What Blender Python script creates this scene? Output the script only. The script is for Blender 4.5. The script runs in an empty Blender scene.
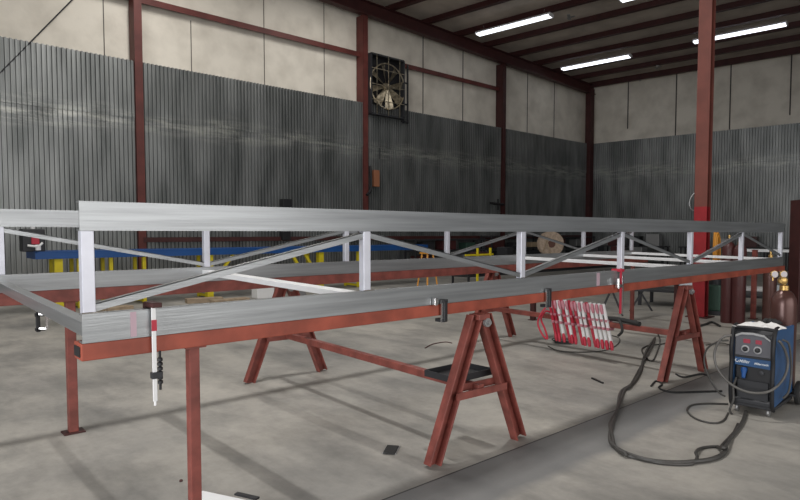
import bpy, math, random
from mathutils import Vector, Matrix
random.seed(7)
S = bpy.context.scene
COL = S.collection
H = 1.55                                   # eye height above the floor
V = Vector

# ------------------------------------------------------------------ materials
def new_mat(name):
    m = bpy.data.materials.new(name); m.use_nodes = True
    nt = m.node_tree
    return m, nt, nt.nodes['Principled BSDF']

def mat(name, col, rough=.6, metal=0., var=.0, scale=6., bump=0., bscale=60., stretch=None, emit=None, spec=.5, col2=None, lo=.35, hi=.65):
    m, nt, b = new_mat(name)
    N, L = nt.nodes, nt.links
    b.inputs['Base Color'].default_value = (*col, 1)
    b.inputs['Roughness'].default_value = rough
    b.inputs['Metallic'].default_value = metal
    b.inputs['Specular IOR Level'].default_value = spec
    tc = N.new('ShaderNodeTexCoord'); mp = N.new('ShaderNodeMapping')
    L.new(tc.outputs['Object'], mp.inputs['Vector'])
    if stretch: mp.inputs['Scale'].default_value = stretch
    if var or col2:
        n = N.new('ShaderNodeTexNoise'); n.inputs['Scale'].default_value = scale; n.inputs['Detail'].default_value = 6
        L.new(mp.outputs['Vector'], n.inputs['Vector'])
        r = N.new('ShaderNodeValToRGB')
        c2 = col2 or tuple(c * (1 - var) for c in col)
        r.color_ramp.elements[0].position = lo; r.color_ramp.elements[1].position = hi
        r.color_ramp.elements[0].color = (*c2, 1); r.color_ramp.elements[1].color = (*col, 1)
        L.new(n.outputs['Fac'], r.inputs['Fac']); L.new(r.outputs['Color'], b.inputs['Base Color'])
    if bump:
        n = N.new('ShaderNodeTexNoise'); n.inputs['Scale'].default_value = bscale; n.inputs['Detail'].default_value = 4
        L.new(mp.outputs['Vector'], n.inputs['Vector'])
        bp = N.new('ShaderNodeBump'); bp.inputs['Strength'].default_value = bump; bp.inputs['Distance'].default_value = .02
        L.new(n.outputs['Fac'], bp.inputs['Height']); L.new(bp.outputs['Normal'], b.inputs['Normal'])
    if emit:
        b.inputs['Emission Color'].default_value = (*emit[:3], 1); b.inputs['Emission Strength'].default_value = emit[3]
    return m

M = {}
M['alu'] = mat('brushed_aluminium', (.40, .415, .425), .33, .68, var=.25, scale=2.2, stretch=(.5, .5, 14), bump=.05, bscale=8)
M['alu_post'] = mat('mill_aluminium', (.72, .73, .80), .5, .55, var=.10, scale=9)
M['alu_white'] = mat('bright_aluminium', (.86, .87, .88), .5, .3, var=.08, scale=5)
M['red_beam'] = mat('red_primer_beam', (.37, .080, .046), .5, 0, var=.4, scale=5, bump=.06, bscale=30)
M['red_leg'] = mat('red_primer_leg', (.265, .070, .054), .5, 0, var=.4, scale=9, bump=.08, bscale=40)
M['red_dark'] = mat('dark_red_primer', (.060, .014, .013), .6, 0, var=.3, scale=4)
M['red_wall'] = mat('wall_column_primer', (.13, .030, .024), .6, 0, var=.3, scale=3)
M['red_col'] = mat('column_red_primer', (.19, .055, .040), .55, 0, var=.25, scale=3)
M['red_bright'] = mat('bright_red_paint', (.32, .012, .018), .5, 0, var=.3, scale=4)
M['insul'] = mat('white_faced_insulation', (.74, .69, .60), .75, 0, col2=(.57, .525, .45), scale=1.3, bump=.6, bscale=2.6, lo=.3, hi=.6)
M['insul_roof'] = mat('roof_insulation_facing', (.62, .54, .46), .7, 0, var=.25, scale=1.2, bump=.5, bscale=2.5)
M['seam'] = mat('dark_seam', (.07, .06, .055), .8)
M['black'] = mat('black_plastic', (.012, .012, .014), .5)
M['dark'] = mat('dark_grey_metal', (.035, .036, .04), .5, .3)
M['rubber'] = mat('black_rubber', (.02, .02, .02), .75)
M['cable'] = mat('dark_grey_cable', (.055, .052, .048), .5, 0, var=.3, scale=20)
M['cable_light'] = mat('grey_torch_cable', (.10, .095, .088), .4)
M['blue'] = mat('blue_paint', (.008, .075, .27), .45, 0, var=.2, scale=3)
M['welder_blue'] = mat('welder_blue_paint', (.02, .085, .22), .4, 0, var=.25, scale=8)
M['yellow'] = mat('yellow_paint', (.72, .58, .015), .5, 0, var=.15, scale=5)
M['orange'] = mat('orange_hose', (.62, .27, .03), .5)
M['silver'] = mat('chromed_steel', (.7, .7, .7), .25, 1)
M['steel'] = mat('grey_steel', (.35, .35, .35), .45, .7)
M['white'] = mat('white_paint', (.8, .8, .8), .5)
M['cloth'] = mat('white_rag', (.8, .79, .77), .9, 0, bump=.4, bscale=60)
M['pink'] = mat('pink_marker', (.50, .36, .41), .6, .2)
M['red_clamp'] = mat('red_clamp_paint', (.45, .02, .045), .45)
M['maroon'] = mat('maroon_cylinder_paint', (.075, .020, .020), .4, 0, var=.2, scale=6)
M['brown'] = mat('brown_cylinder_paint', (.10, .045, .038), .3, .3, var=.2, scale=6)
M['brass'] = mat('brass', (.55, .36, .13), .35, .9)
M['wood'] = mat('pale_board', (.42, .32, .22), .8, 0, var=.3, scale=8)
M['pink_clamp'] = mat('faded_pink_clamp_paint', (.50, .20, .24), .5)
M['beige'] = mat('beige_reel_face', (.48, .37, .28), .8, 0, var=.3, scale=14)
M['brownd'] = mat('brown_core', (.12, .055, .04), .8)
M['panel'] = mat('grey_control_panel', (.10, .10, .115), .5)
M['led'] = mat('red_digit_display', (.22, .02, .04), .4, emit=(1, .05, .12, .08))
M['text'] = mat('white_lettering', (.62, .66, .70), .5)
M['knob'] = mat('grey_knob_skirt', (.38, .38, .39), .5)
M['gauge'] = mat('gauge_face_white', (.5, .47, .48), .5)
M['tube'] = mat('fluorescent_tube', (.9, .9, .95), .5, emit=(.90, .93, 1.0, 2.2))
M['carton'] = mat('tan_carton', (.33, .25, .16), .85)
M['green'] = mat('dark_green_paint', (.03, .07, .05), .5)
M['grill'] = mat('fan_dusty_metal', (.60, .52, .38), .35, .8, var=.6, scale=9)
M['orange_red'] = mat('faded_orange_plastic', (.30, .12, .06), .6)

def corrugated_mat():
    m, nt, b = new_mat('galvanised_corrugated_sheet'); N, L = nt.nodes, nt.links
    b.inputs['Metallic'].default_value = .75; b.inputs['Roughness'].default_value = .42
    tc = N.new('ShaderNodeTexCoord')
    mp = N.new('ShaderNodeMapping'); mp.inputs['Scale'].default_value = (1.0, 1.0, .22)
    L.new(tc.outputs['Object'], mp.inputs['Vector'])
    n = N.new('ShaderNodeTexNoise'); n.inputs['Scale'].default_value = 2.2; n.inputs['Detail'].default_value = 8
    L.new(mp.outputs['Vector'], n.inputs['Vector'])
    r = N.new('ShaderNodeValToRGB'); r.color_ramp.elements[0].position = .3; r.color_ramp.elements[1].position = .72
    r.color_ramp.elements[0].color = (.17, .18, .177, 1); r.color_ramp.elements[1].color = (.36, .37, .365, 1)
    L.new(n.outputs['Fac'], r.inputs['Fac'])
    # pale reflection painted into the colour along the lap between the two courses of sheet (z about 4.6)
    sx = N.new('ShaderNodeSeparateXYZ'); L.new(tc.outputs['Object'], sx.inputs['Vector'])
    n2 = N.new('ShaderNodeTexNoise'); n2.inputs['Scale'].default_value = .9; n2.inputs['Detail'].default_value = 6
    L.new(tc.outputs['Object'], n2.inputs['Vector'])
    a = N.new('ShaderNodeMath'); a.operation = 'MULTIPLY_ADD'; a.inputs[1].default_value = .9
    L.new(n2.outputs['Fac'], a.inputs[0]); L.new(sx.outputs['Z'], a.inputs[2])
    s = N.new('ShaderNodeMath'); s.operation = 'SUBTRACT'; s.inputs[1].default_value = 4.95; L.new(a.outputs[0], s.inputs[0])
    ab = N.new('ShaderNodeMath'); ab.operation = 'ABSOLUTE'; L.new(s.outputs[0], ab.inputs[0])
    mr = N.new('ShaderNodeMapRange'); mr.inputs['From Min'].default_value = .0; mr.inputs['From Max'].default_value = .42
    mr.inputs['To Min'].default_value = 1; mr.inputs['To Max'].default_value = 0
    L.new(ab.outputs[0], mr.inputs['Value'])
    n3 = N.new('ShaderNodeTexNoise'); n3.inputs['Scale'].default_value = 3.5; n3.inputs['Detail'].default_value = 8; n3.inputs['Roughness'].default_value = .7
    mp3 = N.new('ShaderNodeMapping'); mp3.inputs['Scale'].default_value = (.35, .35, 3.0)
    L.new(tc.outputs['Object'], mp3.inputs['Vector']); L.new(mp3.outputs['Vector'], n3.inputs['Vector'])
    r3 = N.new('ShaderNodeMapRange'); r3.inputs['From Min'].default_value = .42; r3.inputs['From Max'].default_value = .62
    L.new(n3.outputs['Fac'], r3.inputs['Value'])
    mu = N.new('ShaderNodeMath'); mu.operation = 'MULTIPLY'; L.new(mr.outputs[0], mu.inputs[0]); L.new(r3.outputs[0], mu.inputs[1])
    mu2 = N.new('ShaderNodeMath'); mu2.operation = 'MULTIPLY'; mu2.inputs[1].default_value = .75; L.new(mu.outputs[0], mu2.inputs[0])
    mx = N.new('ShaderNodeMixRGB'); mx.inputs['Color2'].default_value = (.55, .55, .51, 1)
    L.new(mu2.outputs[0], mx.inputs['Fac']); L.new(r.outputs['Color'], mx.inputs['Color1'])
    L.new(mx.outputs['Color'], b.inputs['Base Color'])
    return m
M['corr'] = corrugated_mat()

def concrete_mat():
    m, nt, b = new_mat('worn_concrete_floor'); N, L = nt.nodes, nt.links
    b.inputs['Roughness'].default_value = .55; b.inputs['Specular IOR Level'].default_value = .35
    tc = N.new('ShaderNodeTexCoord')
    def noise(scale, detail, st=(1, 1, 1), rough=.55):
        mp = N.new('ShaderNodeMapping'); mp.inputs['Scale'].default_value = st
        L.new(tc.outputs['Object'], mp.inputs['Vector'])
        n = N.new('ShaderNodeTexNoise'); n.inputs['Scale'].default_value = scale; n.inputs['Detail'].default_value = detail
        n.inputs['Roughness'].default_value = rough
        L.new(mp.outputs['Vector'], n.inputs['Vector']); return n
    n1 = noise(.55, 8); n2 = noise(2.2, 10, (1, .45, 1), .65); n3 = noise(14, 6, (1, 1, 1), .7)
    r1 = N.new('ShaderNodeValToRGB'); e = r1.color_ramp.elements
    e[0].position = .32; e[0].color = (.26, .252, .235, 1); e[1].position = .66; e[1].color = (.45, .425, .38, 1)
    L.new(n1.outputs['Fac'], r1.inputs['Fac'])
    r2 = N.new('ShaderNodeValToRGB'); e = r2.color_ramp.elements
    e[0].position = .33; e[0].color = (.60, .61, .62, 1); e[1].position = .58; e[1].color = (1, 1, 1, 1)
    L.new(n2.outputs['Fac'], r2.inputs['Fac'])
    mx = N.new('ShaderNodeMixRGB'); mx.blend_type = 'MULTIPLY'; mx.inputs['Fac'].default_value = 1
    L.new(r1.outputs['Color'], mx.inputs['Color1']); L.new(r2.outputs['Color'], mx.inputs['Color2'])
    r3 = N.new('ShaderNodeValToRGB'); e = r3.color_ramp.elements
    e[0].position = .3; e[0].color = (.86, .86, .86, 1); e[1].position = .6; e[1].color = (1, 1, 1, 1)
    L.new(n3.outputs['Fac'], r3.inputs['Fac'])
    mx2 = N.new('ShaderNodeMixRGB'); mx2.blend_type = 'MULTIPLY'; mx2.inputs['Fac'].default_value = .8
    L.new(mx.outputs['Color'], mx2.inputs['Color1']); L.new(r3.outputs['Color'], mx2.inputs['Color2'])
    last = mx2.outputs['Color']
    sx = N.new('ShaderNodeSeparateXYZ'); L.new(tc.outputs['Object'], sx.inputs['Vector'])
    # shadow of the near truss painted dark along the joint, and the saw-cut joint itself
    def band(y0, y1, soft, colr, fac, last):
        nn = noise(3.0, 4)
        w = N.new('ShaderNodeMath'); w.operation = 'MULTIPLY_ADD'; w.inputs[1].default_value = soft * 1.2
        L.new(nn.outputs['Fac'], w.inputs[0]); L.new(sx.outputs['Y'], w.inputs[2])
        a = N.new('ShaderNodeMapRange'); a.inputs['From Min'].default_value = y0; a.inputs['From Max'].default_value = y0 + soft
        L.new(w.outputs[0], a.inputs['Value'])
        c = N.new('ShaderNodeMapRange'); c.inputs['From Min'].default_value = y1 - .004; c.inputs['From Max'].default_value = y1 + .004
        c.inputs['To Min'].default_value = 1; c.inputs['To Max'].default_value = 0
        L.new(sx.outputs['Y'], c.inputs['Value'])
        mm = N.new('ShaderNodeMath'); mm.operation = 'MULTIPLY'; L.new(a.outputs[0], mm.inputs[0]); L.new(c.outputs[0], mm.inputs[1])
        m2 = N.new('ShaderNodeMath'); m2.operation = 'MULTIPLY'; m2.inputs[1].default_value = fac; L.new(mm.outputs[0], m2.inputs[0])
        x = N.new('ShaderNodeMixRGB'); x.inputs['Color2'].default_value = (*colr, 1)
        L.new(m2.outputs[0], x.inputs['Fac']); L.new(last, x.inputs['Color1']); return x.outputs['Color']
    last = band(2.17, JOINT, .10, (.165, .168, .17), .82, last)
    # hard joint line
    d = N.new('ShaderNodeMath'); d.operation = 'SUBTRACT'; d.inputs[1].default_value = JOINT; L.new(sx.outputs['Y'], d.inputs[0])
    ad = N.new('ShaderNodeMath'); ad.operation = 'ABSOLUTE'; L.new(d.outputs[0], ad.inputs[0])
    lt = N.new('ShaderNodeMath'); lt.operation = 'LESS_THAN'; lt.inputs[1].default_value = .0065; L.new(ad.outputs[0], lt.inputs[0])
    x = N.new('ShaderNodeMixRGB'); x.inputs['Color2'].default_value = (.05, .05, .05, 1)
    L.new(lt.outputs[0], x.inputs['Fac']); L.new(last, x.inputs['Color1'])
    L.new(x.outputs['Color'], b.inputs['Base Color'])
    bp = N.new('ShaderNodeBump'); bp.inputs['Strength'].default_value = .12; bp.inputs['Distance'].default_value = .02
    L.new(n3.outputs['Fac'], bp.inputs['Height']); L.new(bp.outputs['Normal'], b.inputs['Normal'])
    rr = N.new('ShaderNodeMapRange'); rr.inputs['To Min'].default_value = .42; rr.inputs['To Max'].default_value = .72
    L.new(n2.outputs['Fac'], rr.inputs['Value']); L.new(rr.outputs[0], b.inputs['Roughness'])
    return m
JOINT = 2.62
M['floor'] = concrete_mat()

# ------------------------------------------------------------------ mesh helpers
Z = V((0, 0, 1))
class MB:
    def __init__(s): s.v = []; s.f = []
    def add(s, vs, fs):
        o = len(s.v); s.v += [V(p) for p in vs]; s.f += [tuple(i + o for i in f) for f in fs]; return s
    def box(s, c, d, rz=0, mtx=None):
        x, y, z = d[0] / 2, d[1] / 2, d[2] / 2
        R = mtx or Matrix.Rotation(rz, 3, 'Z')
        vs = [V(c) + R @ V((sx * x, sy * y, sz * z)) for sz in (-1, 1) for sx, sy in ((-1, -1), (1, -1), (1, 1), (-1, 1))]
        return s.add(vs, [(3, 2, 1, 0), (4, 5, 6, 7), (0, 1, 5, 4), (1, 2, 6, 5), (2, 3, 7, 6), (3, 0, 4, 7)])
    def bar(s, p, q, w, h, up=Z, off=(0, 0)):
        p, q = V(p), V(q); d = (q - p).normalized(); u = V(up); u = (u - d * u.dot(d))
        if u.length < 1e-4: u = V((1, 0, 0))
        u.normalize(); r = d.cross(u)
        o = r * off[0] + u * off[1]
        vs = [e + o + r * a * w / 2 + u * b_ * h / 2 for e in (p, q) for a, b_ in ((-1, -1), (1, -1), (1, 1), (-1, 1))]
        return s.add(vs, [(0, 1, 2, 3), (7, 6, 5, 4), (0, 4, 5, 1), (1, 5, 6, 2), (2, 6, 7, 3), (3, 7, 4, 0)])
    def chan(s, p, q, w, h, t, up=Z, side=1):
        """channel: web on one side (-r when side=1), two flanges pointing to +r"""
        s.bar(p, q, t, h, up, (-side * (w / 2 - t / 2), 0))
        s.bar(p, q, w - t, t, up, (side * t / 2, h / 2 - t / 2))
        s.bar(p, q, w - t, t, up, (side * t / 2, -h / 2 + t / 2)); return s
    def ibeam(s, p, q, w, h, t, up=Z):
        s.bar(p, q, t, h - 2 * t, up); s.bar(p, q, w, t, up, (0, h / 2 - t / 2)); s.bar(p, q, w, t, up, (0, -h / 2 + t / 2)); return s
    def tube(s, pts, r, n=8, caps=True):
        pts = [V(p) for p in pts]; k = len(pts); rings = []
        t0 = (pts[1] - pts[0]).normalized(); u = t0.orthogonal().normalized()
        for i in range(k):
            t = (pts[min(i + 1, k - 1)] - pts[max(i - 1, 0)])
            if t.length < 1e-9: t = t0.copy()
            t.normalize(); u = (u - t * u.dot(t)).normalized(); w = t.cross(u)
            rr = r[i] if isinstance(r, (list, tuple)) else r
            rings.append([pts[i] + (u * math.cos(a) + w * math.sin(a)) * rr for a in [2 * math.pi * j / n for j in range(n)]])
        vs = [p for g in rings for p in g]; fs = []
        for i in range(k - 1):
            for j in range(n):
                a = i * n + j; b = i * n + (j + 1) % n; fs.append((a, b, b + n, a + n))
        if caps: fs.append(tuple(range(n))[::-1]); fs.append(tuple((k - 1) * n + j for j in range(n)))
        return s.add(vs, fs)
    def cyl(s, p, q, r, n=20): return s.tube([p, q], r, n)
    def lathe(s, prof, c, n=28, axis=Z):
        """prof: (radius, height along the axis)"""
        A = V(axis).normalized(); u = A.orthogonal().normalized(); w = A.cross(u); c = V(c)
        vs = [c + A * h + (u * math.cos(2 * math.pi * j / n) + w * math.sin(2 * math.pi * j / n)) * max(r, 1e-4) for r, h in prof for j in range(n)]
        fs = [(i * n + j, i * n + (j + 1) % n, (i + 1) * n + (j + 1) % n, (i + 1) * n + j) for i in range(len(prof) - 1) for j in range(n)]
        fs.append(tuple(range(n))[::-1]); fs.append(tuple((len(prof) - 1) * n + j for j in range(n)))
        return s.add(vs, fs)
    def ring(s, c, R, r, axis=Z, n=36, m=8, a0=0, a1=2 * math.pi):
        A = V(axis).normalized(); u = A.orthogonal().normalized(); w = A.cross(u); c = V(c)
        pts = [c + (u * math.cos(a) + w * math.sin(a)) * R for a in [a0 + (a1 - a0) * i / n for i in range(n + 1)]]
        return s.tube(pts, r, m, caps=False)
    def prism(s, pts, ax_u, ax_v, o, n, th):
        """2-d polygon pts laid out in axes ax_u/ax_v from o, extruded th along n"""
        o, n, ax_u, ax_v = V(o), V(n), V(ax_u), V(ax_v); k = len(pts)
        a = [o + ax_u * p[0] + ax_v * p[1] for p in pts]
        vs = a + [p + n * th for p in a]
        return s.add(vs, [tuple(range(k))[::-1], tuple(range(k, 2 * k))] + [(i, (i + 1) % k, k + (i + 1) % k, k + i) for i in range(k)])
    def build(s, name, m, parent=None, bevel=0, smooth=False, local=False):
        o0 = V((0, 0, 0))
        if parent is not None and not local:
            p = parent
            while p: o0 = o0 + p.location; p = p.parent
        me = bpy.data.meshes.new(name); me.from_pydata([tuple(p - o0) for p in s.v], [], s.f); me.validate()
        import bmesh
        bm = bmesh.new(); bm.from_mesh(me); bmesh.ops.recalc_face_normals(bm, faces=bm.faces); bm.to_mesh(me); bm.free()
        me.materials.append(m)
        if smooth:
            me.shade_smooth(); me.set_sharp_from_angle(angle=math.radians(38))
        o = bpy.data.objects.new(name, me); COL.objects.link(o)
        if parent is not None: o.parent = parent
        if bevel:
            b = o.modifiers.new('edge', 'BEVEL'); b.width = bevel; b.segments = 2; b.limit_method = 'ANGLE'
        return o

def tag(o, label=None, cat=None, group=None, kind=None):
    if label: o['label'] = label
    if cat: o['category'] = cat
    if group: o['group'] = group
    if kind: o['kind'] = kind
    return o
def thing(name, label, cat, loc=(0, 0, 0), rz=0, group=None):
    o = bpy.data.objects.new(name, None); COL.objects.link(o); o.location = loc; o.rotation_euler = (0, 0, rz)
    o.empty_display_size = .1
    return tag(o, label, cat, group)
def struct(o, label=None): o['kind'] = 'structure'; (label and tag(o, label)); return o
def dup(root, loc, rz=0, label=None, group=None):
    r = root.copy(); COL.objects.link(r); r.location = loc; r.rotation_euler = (0, 0, rz)
    if label: r['label'] = label
    if group: r['group'] = group
    for ch in list(root.children):
        c = ch.copy(); COL.objects.link(c); c.parent = r
        for g in ch.children:
            d = g.copy(); COL.objects.link(d); d.parent = c
    return r
def smoothpts(P, k=6, closed=False):
    P = [V(p) for p in P]; out = []; n = len(P)
    for i in range(n - 1):
        a, b, c, d = P[max(i - 1, 0)], P[i], P[i + 1], P[min(i + 2, n - 1)]
        for j in range(k):
            t = j / k
            out.append(.5 * ((2 * b) + (c - a) * t + (2 * a - 5 * b + 4 * c - d) * t * t + (3 * b - a - 3 * c + d) * t ** 3))
    out.append(P[-1]); return out

# ------------------------------------------------------------------ camera
f, cx, cy, hz = 600., 400., 263., 233.
pitch = math.atan((cy - hz) / f)
Fh = V((.6643, .7475, 0)).normalized(); Rt = V((Fh.y, -Fh.x, 0))
fw = Fh * math.cos(pitch) - Z * math.sin(pitch); up = Z * math.cos(pitch) + Fh * math.sin(pitch)
cam = bpy.data.cameras.new('camera'); co = bpy.data.objects.new('camera', cam); COL.objects.link(co)
cam.sensor_fit = 'HORIZONTAL'; cam.sensor_width = 36; cam.lens = 36 * f / 800; cam.shift_y = (cy - 250) / 800
cam.clip_end = 200; cam.clip_start = .05
mw = Matrix((Rt, up, -fw)).transposed().to_4x4(); mw.translation = V((0, 0, H)); co.matrix_world = mw
S.camera = co
def _on(x, y, n, d):
    r = fw + Rt * (x - cx) / f + up * (cy - y) / f; n = V(n); c = V((0, 0, H)); return c + r * ((d - n.dot(c)) / n.dot(r))
def fl(x, y, z=0.): return _on(x, y, (0, 0, 1), z)       # photo point -> point on the floor (or at height z)
def yp(x, y, Y): return _on(x, y, (0, 1, 0), Y)          # photo point -> point on a plane parallel to the long wall

# ------------------------------------------------------------------ the building
WY = 16.69                    # liner face of the long wall
CX = 27.8                     # corner
IY = 17.0                     # insulation face
ED = V((.122, -.9925, 0)).normalized()      # run of the far wall, purlins and lamps
EN = V((-ED.y, ED.x, 0)) * -1               # far wall normal, into the room
if EN.x > 0: EN = -EN
skew = math.atan2(ED.x, -ED.y)
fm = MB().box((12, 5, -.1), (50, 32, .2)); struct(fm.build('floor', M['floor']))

def corrugated(name, p0, d, n, length, pitch_=.108, depth=.056):
    """liner sheet standing from the floor to 6.1 m; p0 start, d run, n into the room"""
    m = MB(); zs = [0, 1.2, 2.4, 3.4, 4.0, 4.2, 4.35, 4.45, 4.55, 4.58, 4.585, 4.65, 4.75, 4.9, 5.1, 5.4, 5.8, 6.08]
    k = int(length / pitch_)
    prof = []
    for i in range(k):
        prof += [(i * pitch_, 0), (i * pitch_ + .44 * pitch_, 0), (i * pitch_ + .54 * pitch_, depth), (i * pitch_ + .90 * pitch_, depth)]
    rng = random.Random(3)
    ph = [rng.uniform(0, 6.28) for _ in range(8)]
    cols = len(prof); vs = []
    for z in zs:
        for s_, w in prof:
            a = math.exp(-((z - 4.55 - .12 * math.sin(s_ * .9 + ph[0])) / .22) ** 2)
            wob = a * (.016 * math.sin(s_ * 2.3 + ph[1]) + .012 * math.sin(s_ * 5.1 + ph[2]))
            wob += .006 * math.sin(s_ * 1.3 + z * .8 + ph[3]) * math.sin(z * 1.1 + ph[4])
            lap = .014 if z > 4.582 else 0
            vs.append(p0 + d * s_ + n * (w + wob + lap) + Z * z)
    fs = [(r * cols + c, r * cols + c + 1, (r + 1) * cols + c + 1, (r + 1) * cols + c) for r in range(len(zs) - 1) for c in range(cols - 1)]
    m.add(vs, fs)
    # return flange along the top edge, back to the insulation
    m.bar(p0 + Z * 6.07 - n * .14, p0 + d * length + Z * 6.07 - n * .14, .27, .012)
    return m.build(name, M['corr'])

wl = MB().box((9.4, IY + .25, 4.9), (37.2, .5, 9.8)); wl_o = struct(wl.build('wall_left', M['insul']))
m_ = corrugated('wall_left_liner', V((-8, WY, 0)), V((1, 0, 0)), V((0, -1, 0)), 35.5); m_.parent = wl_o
# far wall
pc = V((CX, WY, 0))
E0 = pc - ED * .6 - EN * .35
we = MB(); we.bar(E0 + ED * 14 - EN * .25 + Z * 4.9, E0 - EN * .25 + Z * 4.9 - ED * .4, .5, 9.8); we_o = struct(we.build('wall_right', M['insul']))
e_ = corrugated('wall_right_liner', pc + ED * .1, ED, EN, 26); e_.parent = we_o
ext = MB(); ext.bar(E0 + ED * 14 - EN * .25 + Z * 4.9, E0 + ED * 27 - EN * .25 + Z * 4.9, .5, 9.8); x_ = ext.build('wall_right_extension', M['insul'], we_o)

# seams in the insulation facing
sm = MB()
sx0 = [yp(x, 40, IY).x for x in (104, 191, 264, 324, 423, 463, 528, 555)]
for x, (z0, z1) in zip(sx0, ((6.0, 9.6), (6.1, 7.6), (6.1, 9.5), (6.1, 9.5), (6.1, 9.2), (6.1, 9.2), (6.1, 9), (6.1, 9))):
    sm.box((x, IY - .002, (z0 + z1) / 2), (.022 if x < 14 else .045, .012, z1 - z0))
sm.build('facing_seam', M['seam'], wl_o)
sm = MB()
ea = EN; d0 = ea.dot(E0)
for x, z0, z1 in ((628, 6.7, 9.1), (676, 6.1, 9.1), (730, 6.1, 9.1), (790, 6.5, 9.1), (860, 6.1, 9.1)):
    p = _on(x, 110, ea, d0)
    sm.bar(V((p.x, p.y, z0)) + ea * .004, V((p.x, p.y, z1)) + ea * .004, .05, .02, up=ea)
sm.build('facing_seam', M['seam'], we_o)

# roof: insulation sheet on purlins that run across, resting on the rafter
SL = .034
def zr(x): return 9.02 + (CX - x) * SL               # purlin underside
rf = MB()
def skewpt(x, y, z): return V((x + (WY - y) * .1229, y, z))
a = [skewpt(-9, 17.4, zr(-9) + .24), skewpt(CX + .5, 17.4, zr(CX) + .22), skewpt(CX + .5, -9, zr(CX) + .22), skewpt(-9, -9, zr(-9) + .24)]
rf.add(a + [p + Z * .12 for p in a], [(0, 1, 2, 3), (7, 6, 5, 4), (0, 4, 5, 1), (1, 5, 6, 2), (2, 6, 7, 3), (3, 7, 4, 0)])
struct(rf.build('ceiling', M['insul_roof']))
nt_ = [1]
def trim(mb, m, bevel=0):
    o = mb.build('trim_%d' % nt_[0], m, bevel=bevel); nt_[0] += 1; return struct(o)
px_ = [26.35, 24.75, 23.15, 21.45, 19.65, 17.9, 16.1, 14.3, 12.5, 10.7, 8.9, 7.1, 5.3, 3.5]
for x in px_:
    p = skewpt(x, 16.95, zr(x) + .11); q = skewpt(x, -8.5, zr(x) + .11)
    mb = MB(); mb.bar(p, q, .05, .24); mb.bar(p, q, .20, .03, off=(.08, -.11)); mb.bar(p, q, .20, .03, off=(-.08, .10))
    trim(mb, M['red_dark'])
# eave strut on the far wall, bracing clips
mb = MB(); p = pc + EN * .1; mb.bar(p + Z * 9.03, p + ED * 26 + Z * 9.03, .16, .26); trim(mb, M['red_dark'])
# rafter along the long wall
mb = MB(); p = V((CX + .1, WY - .12, 8.79)); q = V((-8, WY - .12, 8.79 + (CX + 8) * SL)); mb.ibeam(p, q, .26, .46, .03); trim(mb, M['red_dark'])
# end-wall columns
for i, x in enumerate((5.52, 13.14, 20.76)):
    mb = MB(); top = zr(x) - .45
    mb.box((x, WY - .11, top / 2), (.20, .02, top)); mb.box((x, WY + .27, top / 2), (.20, .02, top)); mb.box((x - .09, WY + .08, top / 2), (.02, .38, top))
    trim(mb, M['red_wall'] if i < 2 else M['red_dark'])
mb = MB(); mb.box((CX - .22, WY - .12, 4.4), (.34, .30, 8.8)); trim(mb, M['red_dark'], .01)
# girts
mb = MB(); mb.bar((-8, IY - .10, 7.83), (20.7, IY - .10, 7.83), .20, .03); mb.bar((-8, IY - .19, 7.76), (20.7, IY - .19, 7.76), .03, .16); trim(mb, M['red_wall'])
mb = MB(); mb.bar((5.55, WY - .10, 1.37), (27.4, WY - .10, 1.37), .08, .13); trim(mb, M['red_dark'])
# rod brace across the first bay
a_, b_ = yp(75, -3, WY - .06), yp(0, 73, WY - .06); e2 = a_ + (a_ - b_) * .35; b2 = b_ + (b_ - a_) * .5
trim(MB().cyl(e2, b2, .016, 8), M['dark'])
# purlin bridging clips seen near the far eave
for (x, y) in ((640, 82), (657, 67), (569, 17)):
    p = _on(x, y, (SL, 0, 1), 8.98 + SL * CX)
    c = MB().box(p, (.5, .10, .03), rz=.5).box(p + V((.2, .05, .05)), (.06, .3, .03)); trim(c, M['steel'])

# no walls behind the camera; area lights stand in for daylight doors
# ------------------------------------------------------------------ lamps
lamp = thing('fluorescent_light', 'x', 'ceiling light', (0, 0, 0))
L = 3.1
hb = MB(); hb.prism([(-.17, .05), (-.10, .12), (.10, .12), (.17, .05), (.16, .045), (-.16, .045)], (1, 0, 0), (0, 0, 1), (0, -L / 2, 0), (0, 1, 0), L); hb.build('housing', M['white'], lamp, local=True)
for s_ in (-1, 1):
    MB().cyl((s_ * .08, -L / 2 + .03, -.005), (s_ * .08, L / 2 - .03, -.005), .034, 12).build('tube', M['tube'], lamp, smooth=True, local=True)
for s_ in (-1, 1): MB().box((0, s_ * L / 2, .03), (.32, .03, .11)).build('end_cap', M['white'], lamp, local=True)
for s_ in (-1, 1): MB().cyl((0, s_ * L * .4, .11), (.0, s_ * (L * .4 + .05), .3), .008, 6).build('hanger', M['steel'], lamp, local=True)
zc = 8.88
def lampspot(x0, y0, x1, y1):
    p, q = _on(x0, y0, (SL, 0, 1), zc + SL * CX), _on(x1, y1, (SL, 0, 1), zc + SL * CX); return (p + q) / 2
GL = 'fluorescent tube lights under the purlins'
p1 = lampspot(478, 35, 551, 16); p2 = lampspot(562, 70, 631, 56); p3 = lampspot(693, 43, 788, 24)
lamp.location = p1; lamp.rotation_euler = (0, 0, skew); lamp['label'] = 'long white fluorescent ceiling light nearest the round wall fan'; lamp['group'] = GL
dup(lamp, p2, skew, 'long white fluorescent ceiling light nearest the corner of the two walls', GL)
dup(lamp, p3, skew, 'long white fluorescent ceiling light crossing behind the tall red column', GL)
q_ = _on(621, 1, (SL, 0, 1), zc + SL * CX); p4 = q_ + ED * (L / 2)
dup(lamp, p4, skew, 'fluorescent ceiling light with only its end showing at the top edge', GL)
lspots = [p1, p2, p3, p4]

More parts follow.
